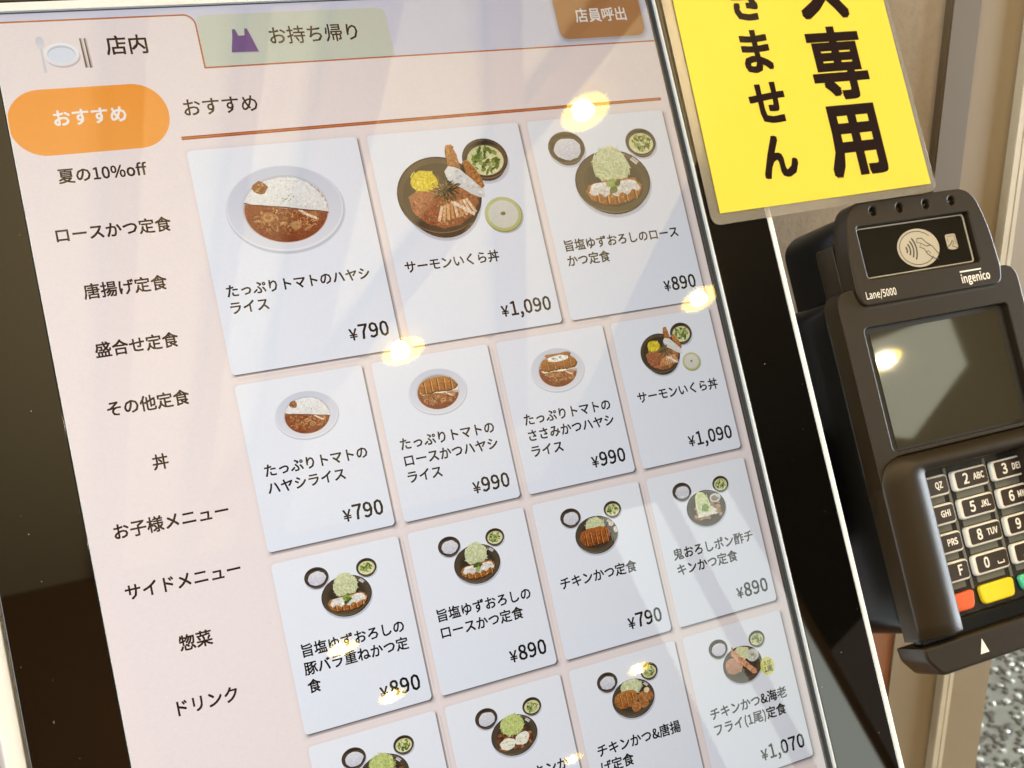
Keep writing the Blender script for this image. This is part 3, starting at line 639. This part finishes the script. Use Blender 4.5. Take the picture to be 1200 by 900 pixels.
big(0, 'h_rice', ['たっぷりトマトのハヤシ', 'ライス'], '¥790', 'large card with hashed beef rice at 790 yen')
big(1, 'salmon', ['サーモンいくら丼'], '¥1,090', 'large card with the salmon bowl at 1,090 yen')
big(2, 'loin', ['旨塩ゆずおろしのロース', 'かつ定食'], '¥890', 'large card with the pork loin cutlet set at 890 yen')
small(0, 0, 'h_rice', ['たっぷりトマトの', 'ハヤシライス'], '¥790', 'small card with hashed beef rice at 790 yen')
small(1, 0, 'h_loin', ['たっぷりトマトの', 'ロースかつハヤシ', 'ライス'], '¥990', 'small card with loin cutlet hashed rice at 990 yen')
small(2, 0, 'h_sasami', ['たっぷりトマトの', 'ささみかつハヤシ', 'ライス'], '¥990', 'small card with chicken fillet hashed rice at 990 yen')
small(3, 0, 'salmon', ['サーモンいくら丼'], '¥1,090', 'small card with the salmon bowl at 1,090 yen')
small(0, 1, 'pork', ['旨塩ゆずおろしの', '豚バラ重ねかつ定', '食'], '¥890', 'small card with the layered pork belly cutlet set')
small(1, 1, 'loin', ['旨塩ゆずおろしの', 'ロースかつ定食'], '¥890', 'small card with the pork loin cutlet set')
small(2, 1, 'chicken', ['チキンかつ定食'], '¥790', 'small card with the chicken cutlet set at 790 yen')
small(3, 1, 'ponzu', ['鬼おろしポン酢チ', 'キンかつ定食'], '¥890', 'small card with the grated radish chicken cutlet set')
small(0, 2, 'plain', [], None, 'small card cut off by the lower edge of the picture, with a green mound of cabbage')
small(1, 2, 'tartar', ['タルタルチキンか'], None, 'small card with two white-sauced pieces under green cabbage')
small(2, 2, 'karaage', ['チキンかつ&唐揚', 'げ定食'], None, 'small card with chicken cutlet and fried chicken')
small(3, 2, 'prawn', ['チキンかつ&海老', 'フライ(1尾)定食'], '¥1,070', 'small card with the prawn set at 1,070 yen and a yellow sticker')

# yellow sticker beside the prawn dish
p = Paint(.9); p.poly(ell(24.2 + 156 + 11.6, -129.5 - 14.7 - 5.6, 3.4, 3.7, 20), rgb(226, 220, 110)); p.build('price_sticker', prt, display)
text('sticker_print', '1尾', 191.8, -151.0, 2.8, 1.2, txt_m, display, 'C', bold=.03)
text('sticker_print', 'えび', 191.8, -148.5, 2.0, 1.2, txt_m, display, 'C', bold=.03)

# header, tabs, side menu
p = Paint(.05)
grey = rgb(214, 213, 226)
p.poly([(13, 118.4), (208.9, 118.4), (208.9, 142), (-59.1, 142), (-59.1, 139.0), (9.5, 139.0), (12.5, 136)], grey)
p.build('header_band', prt, display)
p = Paint(.08); p.poly(rpoly([(12.9, 118.7), (88.3, 118.7), (88.3, 138.6), (13.6, 138.6)], [0, 0, 4, 2]), rgb(206, 210, 192)); p.build('takeout_tab', prt, display)
p = Paint(.12); ln = rgb(190, 108, 56)
path = [(-59.1, 139.0), (8.6, 139.0)] + [(8.6 + 4.2 * math.sin(a), 134.8 + 4.2 * math.cos(a)) for a in [math.pi / 2 * k / 6 for k in range(1, 7)]] + [(13.0, 118.3), (208.9, 118.3)]
for a, b in zip(path[:-1], path[1:]):
    d = (Vector(b) - Vector(a)); p.stick((a[0] + b[0]) / 2, (a[1] + b[1]) / 2, d.length + .25, .62, math.atan2(d.y, d.x), ln)
p.stick(102.2, 92.3, 206, 1.35, 0, rgb(172, 88, 48)); p.stick(102.2, 92.3, 205.8, .35, 0, rgb(206, 124, 76))
p.build('tab_outline', prt, display)
p = Paint(.12); p.poly(rrect(-58.9, 90.0, -3.4, 114.0, 12, 10), rgb(250, 160, 64), rgb(248, 164, 74)); p.build('category_button', prt, display)
p = Paint(.10)
for d, k in ((1.6, .10), (.9, .22), (.3, .4)): p.poly(rrect(163.6 - d, 121.0 - d - .5, 205.6 + d, 145, 4 + d), tuple(grey[j] * (1 - k) + .1 * k for j in range(3)))
p.poly(rrect(163.6, 121.2, 205.4, 145, [4, 4, 0, 0]), rgb(178, 124, 78)); 
p.v = [(x, min(y, 141.9), z) for x, y, z in p.v]; p.build('staff_call_button', prt, display)
text('button_text', '店員呼出', 184.5, 130.6, 6.5, 1.2, txt_w, display, 'C', bold=.02, sx=.98)
text('button_text', 'おすすめ', -31.2, 102.6, 6.5, 1.2, txt_w, display, 'C', bold=.03)
text('tab_text', '店内', -13.8, 128.0, 7.7, 1.2, txt_k, display, 'C', bold=.022)
text('tab_text', 'お持ち帰り', 56.9, 128.6, 7.5, 1.2, txt_k, display, 'C', bold=.016)
text('heading', 'おすすめ', 15.6, 103.0, 7.2, 1.2, txt_k, display, 'C', bold=.016)
for k, (t_, dx) in enumerate((('夏の10%off', 0), ('ロースかつ定食', 0), ('唐揚げ定食', 0), ('盛合せ定食', 0), ('その他定食', 0), ('丼', 0), ('お子様メニュー', 0), ('サイドメニュー', 0), ('惣菜', 0), ('ドリンク', 0))):
    text('category_text', t_, -30.6 + dx, 81.8 - 20.78 * k, 5.75, 1.2, txt_k, display, 'C', bold=.028)
# plate, spoon and chopsticks icon; shopping bag icon
p = Paint(.12)
cx0, cy0 = -36.6, 126.4
p.poly(ell(cx0 - 6.5, cy0 + 4.6, 1.5, 2.4, 16), rgb(206, 204, 210), rgb(226, 222, 226)); p.poly([(cx0 - 6.8, cy0 + 2.6), (cx0 - 6.1, cy0 + 2.6), (cx0 - 5.9, cy0 - 6.4), (cx0 - 6.9, cy0 - 6.4)], rgb(212, 208, 212))
p.poly(ell(cx0 + .3, cy0 - .7, 6.1, 4.3, 30), rgb(198, 188, 190)); p.poly(ell(cx0, cy0, 6.1, 4.3, 30), rgb(248, 244, 244), rgb(232, 226, 228))
p.poly(ell(cx0, cy0 + .1, 4.8, 3.2, 28), rgb(196, 200, 210)); p.poly(ell(cx0, cy0 - .3, 4.6, 2.8, 28), rgb(222, 228, 238))
for d, c_ in ((.5, rgb(206, 190, 184)), (0, rgb(116, 96, 80))):
    p.poly([(cx0 + 7.0 + d, cy0 + 5.6), (cx0 + 7.5 + d, cy0 + 5.6), (cx0 + 8.0 + d, cy0 - 5.4), (cx0 + 7.3 + d, cy0 - 5.4)], c_)
    p.poly([(cx0 + 8.5 + d, cy0 + 5.5), (cx0 + 9.0 + d, cy0 + 5.5), (cx0 + 9.5 + d, cy0 - 5.5), (cx0 + 8.8 + d, cy0 - 5.5)], c_)
p.build('dine_in_icon', prt, display)
p = Paint(.12); c_ = rgb(122, 90, 140)
for d, cc in ((.5, rgb(196, 196, 186)), (0, c_)):
    p.poly([(24 + d, 123.6 - d), (34.4 + d, 123.4 - d), (32.6 + d, 129.5 - d), (31.6 + d, 132.7 - d), (30.6 + d, 132.7 - d), (30.2 + d, 130.0 - d), (27.8 + d, 130.0 - d), (27.0 + d, 132.6 - d), (25.9 + d, 132.6 - d), (25.4 + d, 129.4 - d)], cc)
p.build('bag_icon', prt, display)

flat('glass_cover', [(-59.0, -261), (209.1, -261), (209.1, 142.2), (-59.0, 142.2)], 2.6, M['glass'], kiosk)
# dust specks and lint on the glass and the bezel
bm = bmesh.new(); dr = random.Random(11)
def speck(x, y, z, r):
    n = dr.randint(4, 6); vs = [bm.verts.new((x + r * dr.uniform(.4, 1.2) * math.cos(6.28 * k / n), y + r * dr.uniform(.4, 1.2) * math.sin(6.28 * k / n), z)) for k in range(n)]; bm.faces.new(vs)
for _ in range(260):
    x, y = dr.uniform(-88, 240), dr.uniform(-190, 140); on_glass = -58 < x < 208
    speck(x, y, 2.66 if on_glass else 5.04, dr.choice((.10, .12, .16, .2)) if not on_glass else dr.choice((.07, .1, .13)))
for (x, y, l, a) in ((171, 108, 4, -.9), (195, 106, 6, -1.3), (192, 98, 2.6, .2), (-80, -99, .8, 1.2)):
    z = 2.66 if -58 < x < 208 else 5.04; pts = [(x + l * t * math.cos(a + .8 * math.sin(3 * t)), y + l * t * math.sin(a + .8 * math.sin(3 * t))) for t in [k / 6 for k in range(7)]]
    for q0, q1 in zip(pts[:-1], pts[1:]):
        d = (Vector(q1) - Vector(q0)).normalized(); nx, ny = -d.y * .045, d.x * .045
        bm.faces.new([bm.verts.new((q0[0] - nx, q0[1] - ny, z)), bm.verts.new((q1[0] - nx, q1[1] - ny, z)), bm.verts.new((q1[0] + nx, q1[1] + ny, z)), bm.verts.new((q0[0] + nx, q0[1] + ny, z))])
me = bpy.data.meshes.new('dust_specks'); bm.to_mesh(me); bm.free()
o = finish('dust_specks', me, mat('dust', (.62, .52, .38), .9), kiosk, off_of(kiosk), 0); o['kind'] = 'stuff'

# ---------------------------------------------------------------- the laminated sign
sign = root('laminated_sign', (270, 40, 6), 'yellow laminated sign with vertical dark Japanese lettering taped over the bezel corner', 'sign')
shape('paper', [[(216.9, 38.0), (335.6, 39.2), (334.4, 178), (219.4, 178)]], 6.1, 6.5, .05, M['paper'], sign, 0)
shape('laminate_film', [rpoly([(212.0, 33.2), (338.8, 35.6), (337.4, 182), (213.6, 182)], 5)], 5.75, 6.0, .05, M['film_edge'], sign, 1)
flat('laminate_gloss', rpoly([(212.2, 33.5), (338.5, 35.8), (337.1, 181.8), (213.9, 181.8)], 5), 6.72, M['film'], sign)
for ch, x, y, s_, b_ in (('ス', 299.2, 134.6, 34, .034), ('専', 299.2, 98.8, 35.5, .034), ('用', 297.6, 63.4, 36.5, .038), ('き', 256.2, 131.4, 21.5, .036), ('ま', 255.6, 107.4, 22.0, .036), ('せ', 255.2, 83.6, 22.0, .036), ('ん', 254.0, 59.2, 22.0, .036)):
    text('lettering', ch, x, y, s_, 6.56, M['ink'], sign, 'C', bold=b_, sx=.94)

# ---------------------------------------------------------------- the payment terminal
term = root('card_payment_terminal', (326.5, -165, -60), 'black card payment terminal with white-rimmed keys and blank screen to the right of the kiosk', 'payment terminal')
CX = 326.4
shape('back_shell', [rrect(272.2, -158.4, 2 * CX - 272.2, -4.4, [9, 9, 8, 8])], -60, -10.6, 2.2, M['plastic_side'], term, 3)
upper = rpoly([(271.5, -96), (275, -96), (275, -94), (275.0, -79.5), (2 * CX - 275.0, -79.5), (2 * CX - 275.0, -94), (2 * CX - 275, -96), (2 * CX - 271.5, -96), (2 * CX - 271.5, -3.0), (271.5, -3.0)], [0, 0, 0, 6, 6, 0, 0, 0, 8, 8])
upper = rpoly([(271.5, -92), (272.2, -88), (275.5, -82.6), (283.6, -79.6), (2 * CX - 283.6, -79.6), (2 * CX - 275.5, -82.6), (2 * CX - 272.2, -88), (2 * CX - 271.5, -92), (2 * CX - 271.5, -3.0), (271.5, -3.0)], [0, 2, 3, 3, 3, 3, 2, 0, 8, 8])
shape('front_shell', [upper, rrect(282.6, -77.4, 2 * CX - 282.6, -20.9, 2.4)[::-1]], -10.2, 0.0, .55, M['plastic'], term, 3)
shape('display_surround', [rrect(282.2, -77.8, 2 * CX - 282.2, -20.5, 2)], -5, -3.4, .05, M['groove'], term, 1)
shape('display_window', [rrect(287.4, -76.2, 365.0, -23.2, .6)], -3.38, -3.0, .1, M['lcd_off'], term, 1)
# keypad surround: a sculpted hood sweeping round three sides
def upath(x0, top, r, bot, n):
    x1 = 2 * CX - x0; pts = []
    for k in range(14): pts.append((x0, bot + (top - r - bot) * k / 14))
    for k in range(n): a = math.pi - math.pi / 2 * k / n; pts.append((x0 + r + r * math.cos(a), top - r + r * math.sin(a)))
    for k in range(15): pts.append((x0 + r + (x1 - x0 - 2 * r) * k / 14, top))
    for k in range(1, n + 1): a = math.pi / 2 - math.pi / 2 * k / n; pts.append((x1 - r + r * math.cos(a), top - r + r * math.sin(a)))
    for k in range(1, 15): pts.append((x1, top - r + (bot - top + r) * k / 14))
    return pts
O_, I_ = upath(271.6, -79.9, 12, -158.6, 8), upath(295.2, -88.6, 1.6, -159.6, 8)
prof = [(0, -10.2), (0, -.9), (.012, -.35), (.04, .1), (.12, 1.2), (.25, 2.5), (.42, 3.7), (.56, 4.3), (.68, 4.3), (.79, 3.8), (.88, 3.1), (.95, 2.5), (.985, 2.1), (1.0, 1.6), (.97, -9.0)]
v = []; f = []
for s_, z_ in prof:
    for a, b in zip(O_, I_): v.append((a[0] + (b[0] - a[0]) * s_, a[1] + (b[1] - a[1]) * s_, z_))
n = len(O_)
for k in range(len(prof) - 1):
    for i in range(n - 1): f.append([k * n + i, k * n + i + 1, (k + 1) * n + i + 1, (k + 1) * n + i])
for e in (0, n - 1):           # rounded lower ends
    base = len(v); m_ = len(prof)
    for dy, dz in ((-1.0, -.8), (-1.5, -2.6)):
        for k in range(m_): q = v[k * n + e]; v.append((q[0], q[1] + dy, min(q[2] + dz, q[2]) if 0 < k < m_ - 1 else q[2]))
    rows = [[k * n + e for k in range(m_)], [base + k for k in range(m_)], [base + m_ + k for k in range(m_)]]
    for r0, r1 in zip(rows[:-1], rows[1:]):
        for k in range(m_ - 1): f.append([r0[k], r0[k + 1], r1[k + 1], r1[k]])
    v.append((v[rows[2][5]][0], v[rows[2][5]][1] - .1, -10)); c0 = len(v) - 1
    for k in range(m_ - 1): f.append([rows[2][k], rows[2][k + 1], c0])
me = bpy.data.meshes.new('keypad_hood'); me.from_pydata(v, [], f); me.update()
bm = bmesh.new(); bm.from_mesh(me); bmesh.ops.recalc_face_normals(bm, faces=bm.faces); bm.to_mesh(me); bm.free()
finish('keypad_hood', me, M['plastic'], term, off_of(term), 60)
shape('keypad_base', [rrect(284, -161.5, 2 * CX - 284, -85, 2)], -10.1, -8.6, .2, M['keypad_floor'], term)
for y in (-103.6, -116.6, -129.6, -142.6):
    for x in (303.2, 327.4, 351.6): shape('floor_reflection_bar', [rrect(x - 8.5, y - 1.6, x + 8.5, y + 1.6, .4)], -8.58, -8.3, .05, M['keypad_reflection'], term, 1)
for x in (315.2, 339.4): shape('floor_reflection_bar', [rrect(x - .8, -146, x + .8, -90, .3)], -8.58, -8.1, .1, M['keypad_reflection'], term, 1)
labels = [['1', 'QZ'], ['2', 'ABC'], ['3', 'DEF'], ['4', 'GHI'], ['5', 'JKL'], ['6', 'MNO'], ['7', 'PRS'], ['8', 'TUV'], ['9', 'WXY'], ['', 'F'], ['0', '␣'], ['.', "-"]]
for i, (a, b) in enumerate(labels):
    x = 302.9 + 24.3 * (i % 3); y = -97.1 - 13.05 * (i // 3)
    k_ = shape('key', [rrect(x - 10.6, y - 4.7, x + 10.6, y + 4.7, 1.8)], -8.5, -5.6, .7, M['key_white'], term, 2)
    shape('key_face', [rrect(x - 9.0, y - 3.7, x + 9.9, y + 3.9, 1.2)], -5.7, -5.35, .12, M['key_black'], k_, 1)
    if a: text('key_digit', a, x - 5.0, y + .1, 6.4, -5.25, M['print_white'], k_, 'L', bold=.035)
    if b == '␣':
        for q in (rrect(x + 3.2, y - 2.0, x + 7.4, y - 1.4, .1, 1), rrect(x + 3.2, y - 2.0, x + 3.8, y - .5, .1, 1), rrect(x + 6.8, y - 2.0, x + 7.4, y - .5, .1, 1)): flat('key_letter', q, -5.25, M['print_white'], k_)
    else: text('key_letter', b, x + (4.6 if b != 'F' else 5.2), y + .2, 3.9 if b != 'F' else 6.0, -5.25, M['print_white'], k_, 'C', bold=.045, sx=.88)
for i, mm in enumerate(('key_red', 'key_yellow', 'key_green')):
    x = 302.9 + 24.3 * i; y = -149.6
    pts = rpoly([(x - 10.4, y + 3.4), (x - 8.4, y - 4.2), (x + 8.8, y - 4.6), (x + 10.6, y + 4.0)] if i != 1 else [(x - 10.6, y + 4.2), (x - 9.6, y - 4.6), (x + 9.6, y - 4.6), (x + 10.6, y + 4.2)], 2.6)
    k_ = shape('key', [pts[::-1]], -8.5, -5.6, .9, M[mm], term, 3)
    if i == 2:
        shape('key_symbol', [ell(x + .5, y, 2.6, 2.6, 24), ell(x + .5, y, 1.9, 1.9, 24)[::-1]], -5.62, -5.5, .02, M['print_white'], k_, 1)
# card slot lip under the keypad
shape('lower_tray', [rrect(276, -163.8, 2 * CX - 276, -156.2, 2)], -10.4, -5.0, 1.0, M['plastic_side'], term, 3)
lipo = rpoly([(273.0, -163.2), (273.4, -169.0), (280.5, -177.2), (2 * CX - 280.5, -177.2), (2 * CX - 273.4, -169), (2 * CX - 273.0, -163.2)], [.6, 2, 3, 3, 2, .6])
lip = shape('card_slot_lip', [lipo], -19, -0.6, 1.5, M['plastic'], term, 4)
shape('card_slot', [rrect(279, -164.8, 2 * CX - 279, -161.2, .5)], -12.5, -8.4, .2, M['groove'], term, 1)
me = bpy.data.meshes.new('arrow_mark'); me.from_pydata([(303.4, -173.2, -.53), (308.6, -173.2, -.53), (306.0, -166.6, -.53)], [], [[0, 1, 2]])
finish('arrow_mark', me, M['print_white'], lip, off_of(term), 0)
# contactless reader hood
shape('hood_back', [rpoly([(287, -6), (366, -6), (366, 27), (358, 33.4), (296, 33.4), (287, 27)], [3, 3, 6, 5, 5, 6])], -50, -7.4, 2.0, M['plastic_side'], term, 3)
shape('side_socket', [rrect(283.6, -5.0, 290.0, 20.0, 2.2)], -22, -9.4, .7, M['plastic'], term, 3)
ho = rpoly([(282.2, -4), (284.2, -11.4), (2 * CX - 284.2, -11.4), (2 * CX - 282.2, -4), (2 * CX - 283.4, 18), (2 * CX - 289.0, 36.2), (289.0, 36.2), (283.4, 18)], [3, 5, 5, 3, 12, 10, 10, 12], 8)
hood = shape('reader_hood', [ho, rrect(290.9, .4, 358.9, 24.8, 1.6)[::-1]] + [ell(x, 31.0, 2.0, 2.0, 24)[::-1] for x in (302.6, 318.4, 334.3, 350.2)], -8.6, 1.6, .9, M['plastic'], term, 4)
shape('reader_floor', [rrect(290.4, 0, 359.6, 25.3, 1)], -4, -2.2, .1, M['groove'], term, 1)
shape('window_frame', [rrect(292.0, .9, 357.6, 24.4, 1.6), rrect(292.7, 1.5, 356.9, 23.8, 1.2)[::-1]], -2.2, -1.0, .2, M['frame_line'], term, 1)
shape('reader_window', [rrect(292.7, 1.5, 356.9, 23.8, 1.2)], -2.18, -1.35, .15, M['term_glass'], term, 1)
for x in (302.6, 318.4, 334.3, 350.2):
    l_ = shape('indicator_hole', [ell(x, 31.0, 2.05, 2.05, 24)], -2, -.9, .2, M['groove'], hood, 1)
    shape('indicator_lens', [ell(x + .35, 30.7, 1.0, 1.0, 20)], -1.2, .1, .5, M['term_glass'], hood, 3)
shape('seam', [ [(286, -12.9), (2 * CX - 286, -12.9), (2 * CX - 286, -12.2), (286, -12.2)] ], -.2, .04, .02, M['groove'], term, 0)
# logo: oval with waves and a hand holding a card, and a small card sign
Zl = -1.28
lg = shape('contactless_logo', [ell(326.2, 11.6, 12.6, 9.1, 44)], -1.34, Zl, .01, M['print_beige'], term, 0)
def line_strip(name, pts, w, z, m, parent, cyc=False):
    vs = []; fs = []; N = len(pts)
    for i in range(N):
        a = Vector(pts[i - 1] if (i > 0 or cyc) else pts[0]); b = Vector(pts[(i + 1) % N] if (i < N - 1 or cyc) else pts[-1]); d = (b - a).normalized()
        q = pts[i]; vs += [(q[0] - d.y * w / 2, q[1] + d.x * w / 2, z), (q[0] + d.y * w / 2, q[1] - d.x * w / 2, z)]
    for i in range(N if cyc else N - 1): j = (i + 1) % N; fs.append([2 * i, 2 * i + 1, 2 * j + 1, 2 * j])
    me = bpy.data.meshes.new(name); me.from_pydata(vs, [], fs); return finish(name, me, m, parent, off_of(parent), 0)
ov = [(326.2 - .6 + 10.6 * math.cos(a), 11.6 + 7.9 * math.sin(a)) for a in [math.radians(38 + 284 * k / 50) for k in range(51)]]
line_strip('logo_line', ov, .38, Zl + .05, M['print_dark'], lg)
for k in range(4):
    r_ = 2.3 + 2.0 * k
    line_strip('logo_wave', [(317.0 + r_ * .95 * math.cos(a), 11.4 + r_ * math.sin(a)) for a in [math.radians(-38 + 76 * q / 10) for q in range(11)]], .8, Zl + .05, M['print_dark'], lg)
hand = [(337.6, 7.0), (334.6, 11.4), (331.4, 13.6), (329.4, 15.8), (326.6, 16.0), (325.8, 14.2), (328.2, 13.6), (327.0, 11.8), (329.4, 10.8), (330.4, 8.4), (333.6, 5.8), (336.6, 5.0)]
line_strip('logo_hand', hand, .45, Zl + .05, M['print_dark'], lg)
line_strip('logo_hand', [(328.4, 13.4), (331, 11.8), (333.4, 12.0)], .4, Zl + .05, M['print_dark'], lg)
line_strip('logo_hand', [(330, 8.9), (331.6, 9.6), (332.6, 8.2)], .35, Zl + .05, M['print_dark'], lg)
cl = shape('card_symbol', [rpoly([(343.6, 9.0), (343.6, 15.8), (350.0, 15.8), (350.2, 8.6), (346.6, 8.2)], 1.2)], -1.34, Zl, .01, M['print_beige'], term, 0)
line_strip('symbol_line', [(343.8, 9.8), (346.2, 11.2), (347.4, 12.8), (348.2, 12.2), (346.8, 10.0), (349.6, 8.8)], .45, Zl + .05, M['print_dark'], cl)
line_strip('symbol_line', [(344.6, 12.0), (344.6, 14.8), (349.2, 14.8), (349.2, 10.4)], .25, Zl + .05, M['print_dark'], cl)
text('lettering', 'Lane/5000', 286.6, -6.9, 4.6, 1.68, M['print_white'], hood, 'L', bold=.012, sx=.80)
text('lettering', 'ingenico', 344.0, -6.7, 5.3, 1.68, M['print_white'], hood, 'L', bold=.022, sx=.86)
flat('lettering_bar', rrect(344.2, -3.5, 357.6, -2.8, .1, 1), 1.68, M['print_white'], hood)
shape('mounting_arm', [rrect(235, -120, 300, -60, 4)], -75, -60.5, 2, M['plastic_side'], term)

set_texts()
